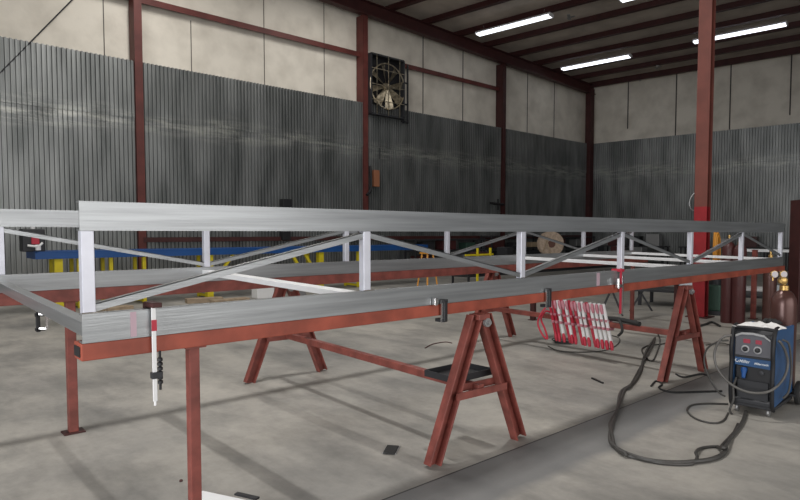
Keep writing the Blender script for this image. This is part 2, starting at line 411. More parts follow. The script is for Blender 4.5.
def area(name, loc, tgt, sx, sy, power, col=(1, 1, 1), spread=180):
    l = bpy.data.lights.new(name, 'AREA'); l.shape = 'RECTANGLE'; l.size = sx; l.size_y = sy; l.energy = power; l.color = col
    l.spread = math.radians(spread)
    o = bpy.data.objects.new(name, l); COL.objects.link(o); o.location = loc
    o.rotation_euler = (V(tgt) - V(loc)).to_track_quat('-Z', 'Y').to_euler(); return o
for p in lspots: 
    o = area('lamp_glow', p - Z * .08, p - Z * 3, .16, 3.0, 9, (.92, .95, 1)); o.rotation_euler = (0, 0, skew)
for (x, y, pw, sx_, sy_) in ((4.8, 4.7, 340, .20, .9), (-1.4, 4.7, 240, .20, .9), (5.6, 13.4, 190, .3, 3.0), (11.2, 13.4, 130, .3, 3.0), (-1.4, 11.2, 120, .3, 3.0)):
    z = zr(x) - .35
    o = area('lamp_glow', (x, y, z), (x, y, 0), sx_, sy_, pw, (1, .98, .95)); o.rotation_euler = (0, 0, 0)
area('daylight_door', (-6, 1.0, 2.2), (6, 4, 1.4), 5, 4, 230, (.97, .98, 1), 110)
area('daylight_door', (3, -7.5, 3.4), (5.5, 6, 3.0), 13, 6, 470, (1, .98, .96), 145)
w = bpy.data.worlds.new('world'); S.world = w; w.use_nodes = True
w.node_tree.nodes['Background'].inputs['Color'].default_value = (.80, .86, .95, 1); w.node_tree.nodes['Background'].inputs['Strength'].default_value = .13
S.view_settings.view_transform = 'Standard'; S.view_settings.look = 'None'; S.view_settings.gamma = 1; S.view_settings.exposure = 0

# ------------------------------------------------------------------ the aluminium truss frame
YF, YB, X0, BAY = 2.80, 5.05, .68, 1.523
dzb = .036                                              # far side rides a little higher on its beam
tr = thing('truss_frame', 'long welded aluminium bridge truss frame lying on red beams and sawhorses', 'truss', (X0, YF, 1.076))
XE = X0 + 6 * BAY + .10
CW, CH, CT = .05, .126, .006
def chord(name, y, z, s):
    b = MB(); b.chan((X0 - .005, y + s * CW / 2, z), (XE, y + s * CW / 2, z), CW, CH, CT, side=-s if False else s)
    return b.build(name, M['alu'], tr)
# r = d x up = (1,0,0)x(0,0,1) = (0,-1,0): web to -r is +y; so side=-1 puts the web on the -y face
b = MB().chan((X0 - .005, YF + CW / 2, 1.077 + CH / 2), (XE, YF + CW / 2, 1.077 + CH / 2), CW, CH, CT, side=-1); bcf = b.build('bottom_chord', M['alu'], tr)
b = MB().chan((X0 - .005, YF + CW / 2, 1.623), (XE, YF + CW / 2, 1.623), CW, CH, CT, side=-1); tcf = b.build('top_chord', M['alu'], tr)
b = MB().chan((X0 - .005, YB + CW / 2, 1.126 + CH / 2), (XE, YB + CW / 2, 1.126 + CH / 2), CW, CH, CT, side=-1); b.build('bottom_chord', M['alu'], tr)
b = MB().chan((X0 - .005, YB + CW / 2, 1.657), (XE, YB + CW / 2, 1.657), CW, CH, CT, side=-1); b.build('top_chord', M['alu'], tr)
PW = .052
for (y, z0, z1) in ((YF, 1.204, 1.56), (YB, 1.253, 1.594)):
    for i in range(7):
        x = X0 + i * BAY
        MB().box((x + PW / 2, y + CW / 2, (z0 + z1) / 2), (PW, CW * .96, z1 - z0)).build('post', M['alu_post'], tr, bevel=.003)
    for i in range(6):
        xa, xb = X0 + i * BAY + PW, X0 + (i + 1) * BAY
        if (y == YF) == (i % 2 == 0): za, zb = z0 + .022, z1 - .022
        else: za, zb = z1 - .022, z0 + .022
        b = MB(); p, q = V((xa - .01, y + CW / 2, za)), V((xb + .01, y + CW / 2, zb))
        b.bar(p, q, .034, .005, off=(0, .015)); b.bar(p, q, .005, .034, off=(.0145, 0)); b.build('diagonal_brace', M['alu'], tr)
# cross members between the two sides, at the bottom chords
for i in (1, 4, 5, 6):
    x = X0 + i * BAY + PW / 2
    b = MB().bar((x, YF + CW, 1.168), (x, YB, 1.205), .10, .038); b.build('cross_member', M['alu_white'], tr, bevel=.003)
x = X0 + .03
b = MB().bar((x, YF + CW - .02, 1.135), (x, YB + .03, 1.175), .06, .062); b.build('cross_member', M['alu'], tr, bevel=.004)
# weld beads at the feet of the posts and pink marker strokes on the near chord
for i in range(7):
    x = X0 + i * BAY; wb = MB()
    wb.tube([(x - .004, YF - .001, 1.206), (x + PW * .5, YF - .002, 1.207), (x + PW + .004, YF - .001, 1.206)], .004, 6)
    wb.tube([(x + PW - .008, YF + .003, 1.206), (x + PW + .03, YF + .005, 1.207)], .005, 6)
    wb.build('weld_bead', M['silver'], tr, smooth=True)
for xs in ((133.5, 313), (598, 275)):
    p = yp(xs[0], xs[1] + 15, YF)
    MB().box((p.x, YF - .0012, 1.14), (.026 if xs[0] < 200 else .05, .002, .112)).build('marker_stroke', M['pink'], tr)

# red support beams under it
sb = MB().bar((.67, YF + .06, 1.038), (10.0, YF + .06, 1.038), .12, .075)
o = sb.build('support_beam', M['red_beam'], bevel=.004); tag(o, 'long red painted steel beam under the near side of the truss', 'beam', 'red support beams')
# hollow end look: black plate painted in for the shade inside the tube
sb = MB().bar((-1.2, YB + .06, 1.077), (10.4, YB + .06, 1.077), .12, .094)
o2 = sb.build('support_beam', M['red_leg'], bevel=.004); tag(o2, 'long red painted steel beam under the far side of the truss', 'beam', 'red support beams')
MB().box((.668, YF + .06, 1.038), (.006, .085, .045)).build('open_end_shade', M['black'], o)

# ------------------------------------------------------------------ sawhorses
def make_sawhorse():
    t = thing('sawhorse', 'x', 'sawhorse')
    D = 2.83
    for y, s_ in ((0, 1), (D, -1)):
        zt = .985 if y == 0 else 1.02
        for s in (-1, 1):
            b = MB(); p, q = V((s * .44, y, 0)), V((s * .045, y, zt - .02))
            b.chan(p, q, .07, .095, .010, up=(s * 1.0, 0, .45), side=s_) if False else b.bar(p, q, .06, .012, up=(1, 0, .4), off=(0, .047 * s))
            b.bar(p, q, .012, .106, up=(1, 0, .4), off=(.030, 0)); b.bar(p, q, .06, .012, up=(1, 0, .4), off=(0, -.047 * s))
            leg = b.build('leg', M['red_leg'], t, local=True, bevel=.002)
        b = MB().bar((-.25, y - .035, .44), (.25, y - .035, .44), .012, .05); b.build('crossbar', M['red_leg'], t, local=True)
        b = MB().bar((-.23, y + .04, .47), (.23, y + .04, .47), .012, .05); b.build('crossbar', M['red_leg'], t, local=True)
        b = MB().box((0, y, zt - .02), (.11, .10, .04)); b.build('head_plate', M['red_leg'], t, local=True, bevel=.004)
        b = MB().cyl((.03, y - .055, zt - .06), (.03, y - .035, zt - .06), .032, 12).cyl((.03, y - .075, zt - .06), (.03, y - .05, zt - .06), .016, 6); b.build('bolt', M['steel'], t, smooth=True, local=True)
    b = MB().bar((0, -.02, .455), (0, D + .02, .455), .06, .06); b.build('stretcher', M['red_leg'], t, local=True, bevel=.004)
    return t
GS = 'red steel sawhorses under the truss'
sh = make_sawhorse(); sh.location = (3.20, YF - .04, 0); sh.rotation_euler = (0, 0, -.05); sh['group'] = GS
sh['label'] = 'red steel A-frame sawhorse with a black tray on its low crossbar'
sh2 = dup(sh, (6.56, YF - .04, 0), -.07, 'red steel A-frame sawhorse beside the blue welding machine', GS)

# separate upright posts
def upright(x, y, h, label, w=.066, m='red_leg'):
    t = thing('support_post', label, 'post', (x, y, 0), 0, 'red support posts')
    MB().box((0, 0, h / 2 + .005), (w, w, h - .01)).build('tube', M[m], t, bevel=.004, local=True)
    MB().box((0, 0, .006), (.15, .12, .012)).build('base_plate', M['red_dark'], t, bevel=.002, local=True)
    MB().box((0, 0, h - .004), (.10, .10, .008)).build('top_plate', M[m], t, local=True); return t
upright(1.178, YF + .06, 1.0, 'red square post under the near end of the closer red beam', .052)
upright(1.155, YB + .08, 1.03, 'red square post on a dark base plate below the truss left end')
upright(10.03, YB + .09, 1.03, 'slim red post below the far beam, behind the silver and red bar clamp', .055)

# ------------------------------------------------------------------ clamps
def jaw_clamp(name, label, x, ztop, zbot, barw, barm, bodym, y=YF - .012, body=True):
    t = thing(name, label, 'clamp', (x, y, ztop))
    h = ztop - zbot
    MB().box((0, -.006, -h / 2), (barw, .008, h)).build('bar', M[barm], t, local=True)
    MB().box((.02, .03, -.008), (.05, .10, .022)).build('fixed_jaw', M[bodym], t, bevel=.003, local=True)
    if body: MB().box((barw / 2 + .015, -.008, -h * .52), (.03, .03, h * .92)).build('grip', M['black'], t, bevel=.005, local=True)
    MB().box((.02, .02, -h + .012), (.05, .07, .022)).build('sliding_jaw', M[bodym], t, bevel=.003, local=True)
    return t
jaw_clamp('beam_clamp', 'short black and silver clamp on the red beam left of the sawhorse top', 3.61 if False else yp(440, 310, YF).x, 1.105, .955, .018, 'silver', 'dark')
p = yp(433, 301, YF); t = MB().box((p.x, YF - .02, 1.10), (.03, .03, .05)).build('clamp_pad', M['silver'], bevel=.004)
tag(t, 'small bright metal pad on the red beam edge, left of the black clamp', 'clamp pad')
jaw_clamp('beam_clamp', 'short silver clamp on the red beam above the hand clamps', yp(545, 298, YF).x, 1.105, .955, .025, 'silver', 'dark')
# long white bar clamp hanging near the left end
xl = yp(152, 330, YF).x
t = thing('bar_clamp', 'long white bar clamp hanging down over the near chord at left end', 'clamp', (xl, YF - .02, 1.23))
MB().box((0, -.004, -.225), (.018, .009, .45)).build('bar', M['white'], t, bevel=.001, local=True)
MB().box((0.01, .03, -.008), (.045, .11, .022)).box((.0, .085, -.02), (.03, .02, .04)).build('fixed_jaw', M['red_dark'], t, bevel=.003, local=True)
MB().box((0, -.010, -.10), (.022, .006, .05)).build('red_band', M['red_clamp'], t, local=True)
g = MB()
for k in range(6): g.lathe([(.006, 0), (.012, .004), (.012, .016), (.006, .02)], (.024, -.006, -.375 + k * .021), 10)
g.cyl((.024, -.006, -.40), (.024, -.006, -.22), .006, 8); g.build('screw_handle', M['black'], t, smooth=True, local=True)
MB().box((.008, -.004, -.33), (.05, .03, .03)).build('sliding_jaw', M['dark'], t, bevel=.004, local=True)
MB().cyl((0, -.004, -.45), (0, -.004, -.47), .006, 8).build('stop_pin', M['white'], t, local=True)
# red and silver F clamp near the fourth post
xl = yp(618, 290, YF).x
t = thing('bar_clamp', 'upright red and silver bar clamp gripping the near chord and red beam', 'clamp', (xl, YF - .02, 1.215))
MB().box((0, -.006, -.20), (.020, .014, .42)).build('bar', M['red_clamp'], t, bevel=.001, local=True)
MB().box((.04, -.006, -.24), (.014, .010, .36)).build('edge_bar', M['silver'], t, local=True)
MB().box((0.01, .03, -.01), (.06, .10, .025)).build('fixed_jaw', M['red_clamp'], t, bevel=.003, local=True)
MB().cyl((-.07, -.02, -.17), (-.07, -.02, -.08), .013, 10).box((-.035, -.01, -.15), (.08, .03, .03)).build('screw_handle', M['silver'], t, smooth=True, local=True)
# small clamp hanging from the left cross member
p = V((.71, 3.9, 1.0)); q = fl(38, 322, 1.06)
t = thing('toggle_clamp', 'small black and silver clamp hanging below the left end cross member', 'clamp', (q.x, q.y, 1.06))
CAx = Rt
g = MB(); g.box((0, 0, 0), (.02, .02, .11)).box((.01, 0, .04), (.05, .02, .02)).box((.01, 0, -.04), (.05, .02, .018)).build('handle', M['black'], t, bevel=.003, local=True)
MB().bar((.035, -.035, .045), (.035, -.035, -.035), .012, .012).bar((.0, 0, .045), (.035, -.035, .045), .012, .01).bar((.0, 0, -.035), (.035, -.035, -.035), .012, .01).build('jaw', M['silver'], t, local=True)
print('toggle at', q)

# tray on the sawhorse
t = thing('tray', 'shallow black tray resting on the low crossbars of the near sawhorse', 'tray', (3.25, YF + .20, .497))
g = MB().box((0, 0, .004), (.42, .30, .008)); g.build('bottom', M['black'], t, local=True)
g = MB().box((0, -.148, .025), (.42, .006, .045)).box((0, .148, .025), (.42, .006, .045)).box((-.208, 0, .025), (.006, .30, .045)).box((.208, 0, .025), (.006, .30, .045)); g.build('rim', M['dark'], t, local=True, bevel=.001)

# ------------------------------------------------------------------ tall column with its painted foot and hoses
CC = V((11.46, 4.56, 0)); cwid = .225
t = thing('steel_column', 'tall red steel column standing free beyond the truss, foot painted bright red', 'column', CC)
t['kind'] = 'thing'
topz = zr(CC.x) + .1
cd_ = .17
def hsec(z0, z1):
    zz, hh_ = (z0 + z1) / 2, z1 - z0
    return MB().box((-cd_ / 2 + .008, 0, zz), (.016, cwid, hh_)).box((cd_ / 2 - .008, 0, zz), (.016, cwid, hh_)).box((0, 0, zz), (cd_ - .032, .012, hh_))
hsec(2.03, topz).build('shaft', M['red_col'], t, local=True)
hsec(0, 2.03).build('painted_foot', M['red_bright'], t, local=True)
g = MB().box((0, 0, .01), (.38, .38, .02)); g.build('base_plate', M['red_dark'], t, local=True)
h = thing('hose_coil', 'orange hose looped up and hanging on the tall red column', 'hose', CC + V((.0, -.20, 1.26)))
g = MB()
for k in range(5):
    o_ = .02 * k
    ring = [V(((.07 + .012 * k) * math.sin(a) * (1 if k % 2 else .7) + .03, -.02 - .015 * k, .33 * math.cos(a) * (1 - .04 * k) - .03 * (k % 3))) for a in [2 * math.pi * i / 24 for i in range(25)]]
    g.tube(ring, .016, 8)
g.build('loops', M['orange'], h, smooth=True, local=True)
MB().box((0.03, .02, .33), (.05, .08, .03)).build('hook', M['steel'], h, local=True)
cl_ = CC + V((-.10, .11, 0)); wv = smoothpts([cl_ + Z * 2.28, cl_ - Rt * .06 + Z * 2.2, cl_ - Rt * .085 + Z * 2.1, cl_ - Rt * .06 + Z * 2.0, cl_ + Z * 1.96])
tag(MB().tube(wv, .008, 6).build('wire', M['steel'], smooth=True), 'thin wire bowed out from the tall column above its red paint', 'wire')

# ------------------------------------------------------------------ welding machine
wx, wy = 5.93, 1.86
ang = math.atan2(1.958 - 1.655, 5.565 - 5.691)          # direction of the front edge
fd = V((5.691 - 5.565, 1.655 - 1.958, 0)).normalized()   # local +x : along the front, towards photo right
rzw = math.radians(-88)
fl0 = fl(728, 411)
t = thing('welding_machine', 'blue and black wheeled welding machine with a white rag on top', 'welding machine', (fl0.x, fl0.y, 0), rzw)
W, Dp, HT = .34, .58, .735           # local: x 0..W along front, y 0..Dp going back, z up
g = MB().box((W / 2, Dp / 2 + .03, .075), (W, Dp - .02, .03)).build('chassis', M['dark'], t, local=True, bevel=.005)
g = MB().prism([(.03, .085), (Dp, .085), (Dp, .72), (.09, .73), (.05, .68), (.045, .44), (.10, .42), (.10, .16), (.03, .12)], (0, 1, 0), (0, 0, 1), (.02, 0, 0), (1, 0, 0), W - .04)
g.build('body', M['dark'], t, local=True, bevel=.006)
g = MB()
for x0 in (.002, W - .022):
    g.prism([(.05, .085), (Dp + .01, .13), (Dp + .01, .73), (.10, .735), (.06, .68), (.055, .42), (.03, .13)], (0, 1, 0), (0, 0, 1), (x0, 0, 0), (1, 0, 0), .02)
g.build('side_panel', M['welder_blue'], t, local=True, bevel=.004)
g = MB()
for x0 in (.012, W - .012):                # front handles / frame rails, bowed
    pts = smoothpts([(x0, .06, .06), (x0, .02, .11), (x0, .005, .30), (x0, .015, .45), (x0, .0, .55), (x0, .02, .66), (x0, .06, .735), (x0, .13, .75)], 4)
    g.tube(pts, .017, 8)
g.tube(smoothpts([(.012, .06, .735), (W * .5, .03, .745), (W - .012, .06, .735)], 4), .014, 8)
g.build('front_rail', M['black'], t, smooth=True, local=True)
g = MB().prism([(.035, .50), (W - .035, .50), (W - .035, .655), (W * .75, .69), (W * .5, .70), (W * .25, .695), (.035, .67)], (1, 0, 0), (0, -.0, 1), (0, .040, 0), (0, -1, 0), .012)
cp = g.build('control_panel', M['panel'], t, local=True, bevel=.003)
g = MB().prism([(.035, .655), (W * .25, .68), (W * .5, .685), (W * .75, .675), (W - .035, .64), (W - .035, .655), (W * .75, .693), (W * .5, .705), (W * .25, .70), (.035, .675)], (1, 0, 0), (0, 0, 1), (0, .034, 0), (0, -1, 0), .02)
g.build('visor', M['steel'], t, local=True, bevel=.003)
for x in (.125, .215):
    MB().box((x, .024, .628), (.052 if x < .2 else .046, .006, .034)).build('digit_display', M['led'], t, local=True)
for x in (.115, .21):
    k_ = MB().lathe([(.030, 0), (.032, .004), (.032, .008), (.027, .010), (.027, .008), (.0, .008)], (x, .028, .560), 24, (0, -1, 0)).build('knob', M['knob'], t, smooth=True, local=True)
    MB().lathe([(.021, 0), (.020, .016), (.013, .024), (.0, .025)], (x, .024, .560), 20, (0, -1, 0)).build('knob_cap', M['black'], t, smooth=True, local=True)
MB().box((W / 2, .034, .492), (W - .07, .022, .014)).build('panel_edge', M['black'], t, local=True)
MB().prism([(.035, .415), (W - .035, .405), (W - .035, .482), (.035, .482)], (1, 0, 0), (0, 0, 1), (0, .042, 0), (0, -1, 0), .014).build('name_band', M['welder_blue'], t, local=True, bevel=.002)
def text(body, size, loc, parent, m, rot=(math.radians(90), 0, 0), shear=0.):
    c = bpy.data.curves.new('lettering', 'FONT'); c.body = body; c.size = size; c.extrude = .0008; c.shear = shear; c.offset = .0006
    o = bpy.data.objects.new('lettering', c); COL.objects.link(o); c.materials.append(m)
    dg = bpy.context.evaluated_depsgraph_get(); me = bpy.data.meshes.new_from_object(o.evaluated_get(dg)); bpy.data.objects.remove(o)
    o = bpy.data.objects.new('lettering', me); COL.objects.link(o); (me.materials.append(m) if not me.materials else None)
    o.location = loc; o.rotation_euler = rot; o.parent = parent; return o
text('Miller', .036, (.066, .0265, .438), t, M['text'], shear=.3)
text('Millermatic', .024, (.185, .0265, .436), t, M['text'], shear=.3)
g = MB().ring((.052, .0265, .452), .013, .003, (0, 1, 0), 18, 6, .6, 5.4).build('emblem', M['text'], t, local=True, smooth=True)
# lower bay: recessed, socket and blue plug
MB().box((W / 2, .085, .30), (W - .08, .03, .20)).build('front_recess', M['black'], t, local=True)
MB().lathe([(.026, 0), (.026, .02), (.018, .05), (.014, .09)], (.10, .06, .385), 16, (0.1, -.5, -.8)).build('torch_plug', M['blue'], t, smooth=True, local=True)
MB().lathe([(.022, 0), (.022, .012), (.012, .014)], (W - .11, .07, .36), 16, (0, -1, 0)).build('socket', M['dark'], t, smooth=True, local=True)
MB().box((W / 2, .055, .20), (W - .10, .012, .17)).build('lower_door', M['dark'], t, bevel=.003, local=True)
# casters and rear wheels
for x in (.05, W - .05):
    c_ = MB().lathe([(.010, -.012), (.029, -.010), (.032, -.005), (.032, .005), (.029, .010), (.010, .012)], (x, .075, .032), 20, (1, 0, 0)).build('caster', M['steel'], t, smooth=True, local=True)
    MB().box((x, .09, .065), (.05, .05, .03)).build('fork', M['dark'], c_ if False else t, local=True)
for x in (-.02, W + .03):
    wh = MB().lathe([(.03, -.02), (.09, -.022), (.105, -.016), (.108, 0), (.105, .016), (.09, .022), (.03, .02)], (x, Dp + .10, .108), 28, (1, 0, 0)).build('rear_wheel', M['rubber'], t, smooth=True, local=True)
    MB().lathe([(.02, -.03), (.055, -.026), (.055, .026), (.02, .03)], (x, Dp + .10, .108), 20, (1, 0, 0)).build('hub', M['steel'], t, smooth=True, local=True)
MB().box((W / 2, Dp + .10, .10), (W + .06, .24, .02)).box((W / 2, Dp + .10, .108), (W + .08, .02, .02)).build('cylinder_shelf', M['dark'], t, local=True)
# cable loops hung on the side
def wpt(x, y, z): return Matrix.Rotation(rzw, 3, 'Z') @ V((x, y, z)) + V((fl0.x, fl0.y, 0))
def tag_mesh(mb, name, m, label, cat, group=None, smooth=True, bevel=0): return tag(mb.build(name, m, smooth=smooth, bevel=bevel), label, cat, group)

# gas cylinder behind, with regulator
def cylinder(name, label, cat_loc, r, h, m, group=None, valve=True):
    t = thing(name, label, 'gas cylinder', cat_loc, 0, group)
    MB().lathe([(r * .93, 0), (r, .02), (r, h - .14), (r * .93, h - .08), (r * .70, h - .03), (r * .35, h)], (0, 0, 0), 32).build('cylinder_body', m, t, smooth=True, local=True)
    MB().lathe([(r * .36, 0), (r * .36, .05), (.016, .06), (.016, .10), (.022, .105), (.022, .12), (.01, .125)], (0, 0, h - .01), 16).build('valve', M['brass'], t, smooth=True, local=True)
    return t
cpos = wpt(W / 2 + .035, Dp + .20, .112)
cpos = fl(780, 352, .112) if False else cpos
gc = cylinder('gas_cylinder', 'brown shielding gas cylinder strapped behind the welding machine', cpos, .108, .91, M['brown'])
zt = cpos.z + 1.02
rg = thing('gas_regulator', 'brass regulator with two white gauges on the brown gas cylinder', 'regulator', cpos + V((-.05, -.01, 1.00)) - Rt * .03)
MB().lathe([(.02, 0), (.035, .01), (.035, .05), (.015, .06)], (.0, 0, .0), 18, -fw).cyl((0.06, .03, 0), (-.06, -.02, 0), .014, 10).build('regulator_body', M['brass'], rg, smooth=True, local=True)
for k, s_ in enumerate((-1, 1)):
    c0 = Rt * (s_ * .042 - .03) + Z * .06
    MB().lathe([(.03, 0), (.033, .008), (.033, .024), (.028, .026)], c0, 22, -Fh).build('gauge', M['brass'], rg, smooth=True, local=True)
    MB().lathe([(.029, 0), (.029, .003)], c0 - Fh * .026, 22, -Fh).build('gauge_face', M['gauge'], rg, smooth=True, local=True)
    MB().cyl(c0, c0 - Z * .06, .006, 6).build('gauge_stem', M['brass'], rg, local=True)

# white rag and dark gloves lying on the welder
def crumple(name, pts, label, cat, m, loc, seed, h=.02):
    rng = random.Random(seed); b = MB(); n = 18; vs = []
    for j in range(n):
        for i in range(n):
            u, v_ = i / (n - 1) * 2 - 1, j / (n - 1) * 2 - 1
            rr = 1 + .18 * math.sin(3 * math.atan2(v_, u) + seed) + .1 * math.sin(7 * math.atan2(v_, u))
            vs.append(V((u * pts[0] * rr, v_ * pts[1] * rr, max(.002, h * (.55 + .5 * math.sin(5 * u + seed) * math.cos(4.3 * v_ + u * 3) + rng.uniform(-.15, .15)) * (1 - .8 * max(abs(u), abs(v_)) ** 4)))))
    fs = [(j * n + i, j * n + i + 1, (j + 1) * n + i + 1, (j + 1) * n + i) for j in range(n - 1) for i in range(n - 1)]
    b.add(vs, fs); o = b.build(name, m, smooth=True); o.location = loc; o.rotation_euler = (0, 0, rzw)
    sd = o.modifiers.new('s', 'SOLIDIFY'); sd.thickness = .004; sd.offset = 1; return tag(o, label, cat)
crumple('rag', (.15, .13), 'crumpled white rag lying on top of the blue welding machine', 'rag', M['cloth'], wpt(.19, .20, .742), 2, .04)
crumple('glove', (.07, .05), 'dark work glove on the welding machine, behind the white rag', 'glove', M['rubber'], wpt(.20, .42, .742), 5, .05)

def rpt_sh(y, x=0, z=0): return Matrix.Rotation(-.07, 3, 'Z') @ V((x, y, z)) + V((6.56, YF - .04, 0))
# ------------------------------------------------------------------ cables
def floorcable(name, pts, r, m, label, cat='cable', k=6, lift=None):
    P = []
    for i, p in enumerate(pts):
        z = r + .001 if len(p) < 3 else p[2]
        P.append(fl(p[0], p[1], z))
    return tag_mesh(MB().tube(smoothpts(P, k), r, 8), name, m, label, cat)
main = [(655, 338), (646, 352), (640, 372), (632, 384), (621, 392), (618, 408), (613, 422), (610, 437), (614, 446), (628, 454), (648, 460), (672, 462.5), (695, 461.5), (712, 459), (723, 454), (726, 448), (722, 447), (728, 440), (737, 430), (743, 421), (746, 412)]
floorcable('power_cable', main, .016, M['cable'], 'thick dark cable sweeping in a wide curve across the floor to the welder')
tw = [(x + 3.5 * math.sin(i * 1.9), y + 1.8 * math.cos(i * 2.3), .018 + .012 * (i % 2)) for i, (x, y) in enumerate(main[:10])] + [(630, 456.5), (660, 463), (690, 464), (697, 458, .02), (696, 452, .03), (702, 448), (716, 446.5), (724, 447.5, .05), (732, 436, .02), (738, 424)]
floorcable('welding_cable', tw, .011, M['cable'], 'thinner dark cable twisted around the thick one, with a small kink loop')
floorcable('ground_cable', [(651, 386), (656, 381), (662, 384), (659, 388), (672, 392), (700, 391.5), (722, 391)], .009, M['rubber'], 'black cable from the right sawhorse foot straight to the welder')
floorcable('hose', [(728, 404), (706, 403.5), (692, 405), (687, 410), (693, 417), (704, 421.5), (716, 423), (724, 420), (728, 413)], .008, M['red_dark'] if False else M['cable'], 'dark hose lying in a flat loop left of the welder base', 'hose')
floorcable('cord', [(675, 340), (662, 344), (650, 345), (642, 349), (645, 356), (652, 361), (657, 352), (660, 340), (656, 330)], .009, M['cable'], 'dark cord looped on the floor left of the right sawhorse', 'cord')
floorcable('cord', [(676, 374), (684, 377), (700, 374), (707, 375)], .010, M['rubber'], 'short black cord end between the right sawhorse feet', 'cord')
floorcable('cord', [(706, 345), (722, 343), (735, 347)], .007, M['cable'], 'thin dark cord running behind the right sawhorse towards the welder', 'cord')
floorcable('cord', [(548, 346), (560, 351), (585, 352), (606, 350), (618, 344), (619, 338), (610, 335)], .007, M['cable'], 'thin cord curled on the floor below the hand clamps', 'cord')
floorcable('wire', [(425, 348), (433, 344), (445, 342), (452, 343)], .006, M['red_dark'], 'thin bent reddish wire on the floor behind the near sawhorse', 'wire')
# black gun lying by the stretcher
pA = rpt_sh(.95); g = MB().tube(smoothpts([rpt_sh(1.0, 0, .515), rpt_sh(.85, .0, .53), rpt_sh(.65, 0, .52), rpt_sh(.5, -.05, .515)]), .028, 8).tube(smoothpts([rpt_sh(.80, 0, .53), rpt_sh(.70, -.10, .50), rpt_sh(.66, -.14, .42), rpt_sh(.72, -.12, .36)]), .016, 8)
tag(g.build('welding_gun', M['rubber'], smooth=True), 'black welding gun and lead resting on the right sawhorse stretcher', 'welding gun')
g = MB().tube(smoothpts([rpt_sh(1.42, 0, .50), rpt_sh(1.32, 0, .53), rpt_sh(1.18, 0, .50)]), .015, 8); tag(g.build('black_grip', M['rubber'], smooth=True), 'small black grip on the sawhorse stretcher, beside the pale clamps', 'grip')
# torch lead looping round the front of the welder
loop = [(.02, -.02, .67), (-.05, -.05, .64), (-.10, -.06, .52), (-.08, -.08, .40), (.0, -.10, .30), (.10, -.12, .245), (.22, -.12, .225), (.33, -.06, .25), (.385, .08, .33), (.40, .16, .45), (.39, .12, .56), (.375, .04, .64), (.36, .02, .66)]
tag_mesh(MB().tube(smoothpts([wpt(*p) for p in loop], 6), .0105, 10), 'torch_lead', M['cable_light'], 'thick grey torch lead looped across the front of the welding machine', 'cable')
loop = [(-.01, .0, .62), (-.09, -.02, .60), (-.18, -.02, .52), (-.19, -.04, .40), (-.13, -.06, .26), (-.06, -.05, .16), (-.02, -.02, .13)]
tag_mesh(MB().tube(smoothpts([wpt(*p) for p in loop], 6), .008, 8), 'torch_hose', M['cable'], 'thin dark hose hanging in a loop off the welder left side', 'hose')
loop = [(.372, .10, .66), (.39, .20, .62), (.385, .30, .50), (.38, .36, .36), (.38, .34, .26), (.385, .26, .19), (.375, .16, .16)]
tag_mesh(MB().tube(smoothpts([wpt(*p) for p in loop], 6), .009, 8), 'side_hose', M['cable_light'], 'pale hose hooked down the blue side of the welder', 'hose')
loop = [(.05, .03, .30), (.04, -.01, .22), (.05, -.03, .12), (.03, -.05, .03), (.06, -.1, .012)]
tag_mesh(MB().tube(smoothpts([wpt(*p) for p in loop], 6), .010, 8), 'ground_lead', M['cable'], 'dark lead dropping from the welder front to the floor', 'cable')

# ------------------------------------------------------------------ clamp rack
def make_rc(bar_m, jaw_m, han_m, label, group):
    c = thing('hand_clamp', label, 'clamp', (0, 0, 0), 0, group)
    MB().bar((-.05, .06, .70), (-.05, -.07, .20), .020, .034).build('bar', bar_m, c, local=True)
    MB().box((-.01, .010, .500), (.12, .035, .028)).box((.04, .010, .485), (.02, .03, .03)).build('fixed_jaw', jaw_m, c, bevel=.004, local=True)
    MB().box((-.015, -.020, .405), (.12, .035, .032)).build('sliding_jaw', jaw_m, c, bevel=.004, local=True)
    MB().tube([(-.075, .075, .69), (-.08, .065, .64), (-.075, .05, .58)], [.016, .022, .014], 10).build('grip', jaw_m, c, smooth=True, local=True)
    MB().tube([(-.055, -.055, .27), (-.06, -.07, .22), (-.06, -.08, .16)], [.014, .024, .016], 10).build('handle', han_m, c, smooth=True, local=True)
    return c
rc1 = make_rc(M['red_clamp'], M['pink_clamp'], M['red_clamp'], 'red hand clamp hooked over the right sawhorse stretcher bar', 'red clamps over the sawhorse stretcher')
rc2 = make_rc(M['white'], M['pink_clamp'], M['red_clamp'], 'pale steel hand clamp with red handle over the sawhorse stretcher', 'pale clamps over the sawhorse stretcher')
sa = -.07
def rpt(y, x=0, z=0): return Matrix.Rotation(sa, 3, 'Z') @ V((x, y, z)) + V((6.56, YF - .04, 0))
seq = 'rrsrsrrssrssss'; nr = ns = 0
for i, ch in enumerate(seq):
    P = rpt(1.72 - i * .062)
    if ch == 'r':
        if nr == 0: rc1.location = P; rc1.rotation_euler = (0, 0, sa)
        else: dup(rc1, P, sa + (.25 if i % 3 == 0 else -.1))
        nr += 1
    else:
        if ns == 0: rc2.location = P; rc2.rotation_euler = (0, 0, sa)
        else: dup(rc2, P, sa)
        ns += 1
g = MB().tube(smoothpts([rpt(1.80, -.05, .60), rpt(1.86, -.10, .50), rpt(1.90, -.12, .36), rpt(1.82, -.12, .22), rpt(1.74, -.12, .18), rpt(1.80, -.10, .3), rpt(1.88, -.08, .42), rpt(1.84, -.04, .52), rpt(1.80, .03, .50)]), .012, 8)
tag(g.build('air_hose', M['red_clamp'], smooth=True), 'red hose hung over the sawhorse stretcher left of the clamps', 'hose')
p = fl(563, 343, .0)
g = MB()
for k in range(3): g.ring(V((p.x, p.y, .012 + .017 * k)), .11 + .02 * k, .008, Z, 28, 6)
tag(g.build('coiled_cord', M['rubber'], smooth=True), 'small black coil of cord on the floor below the hand clamps', 'cord')

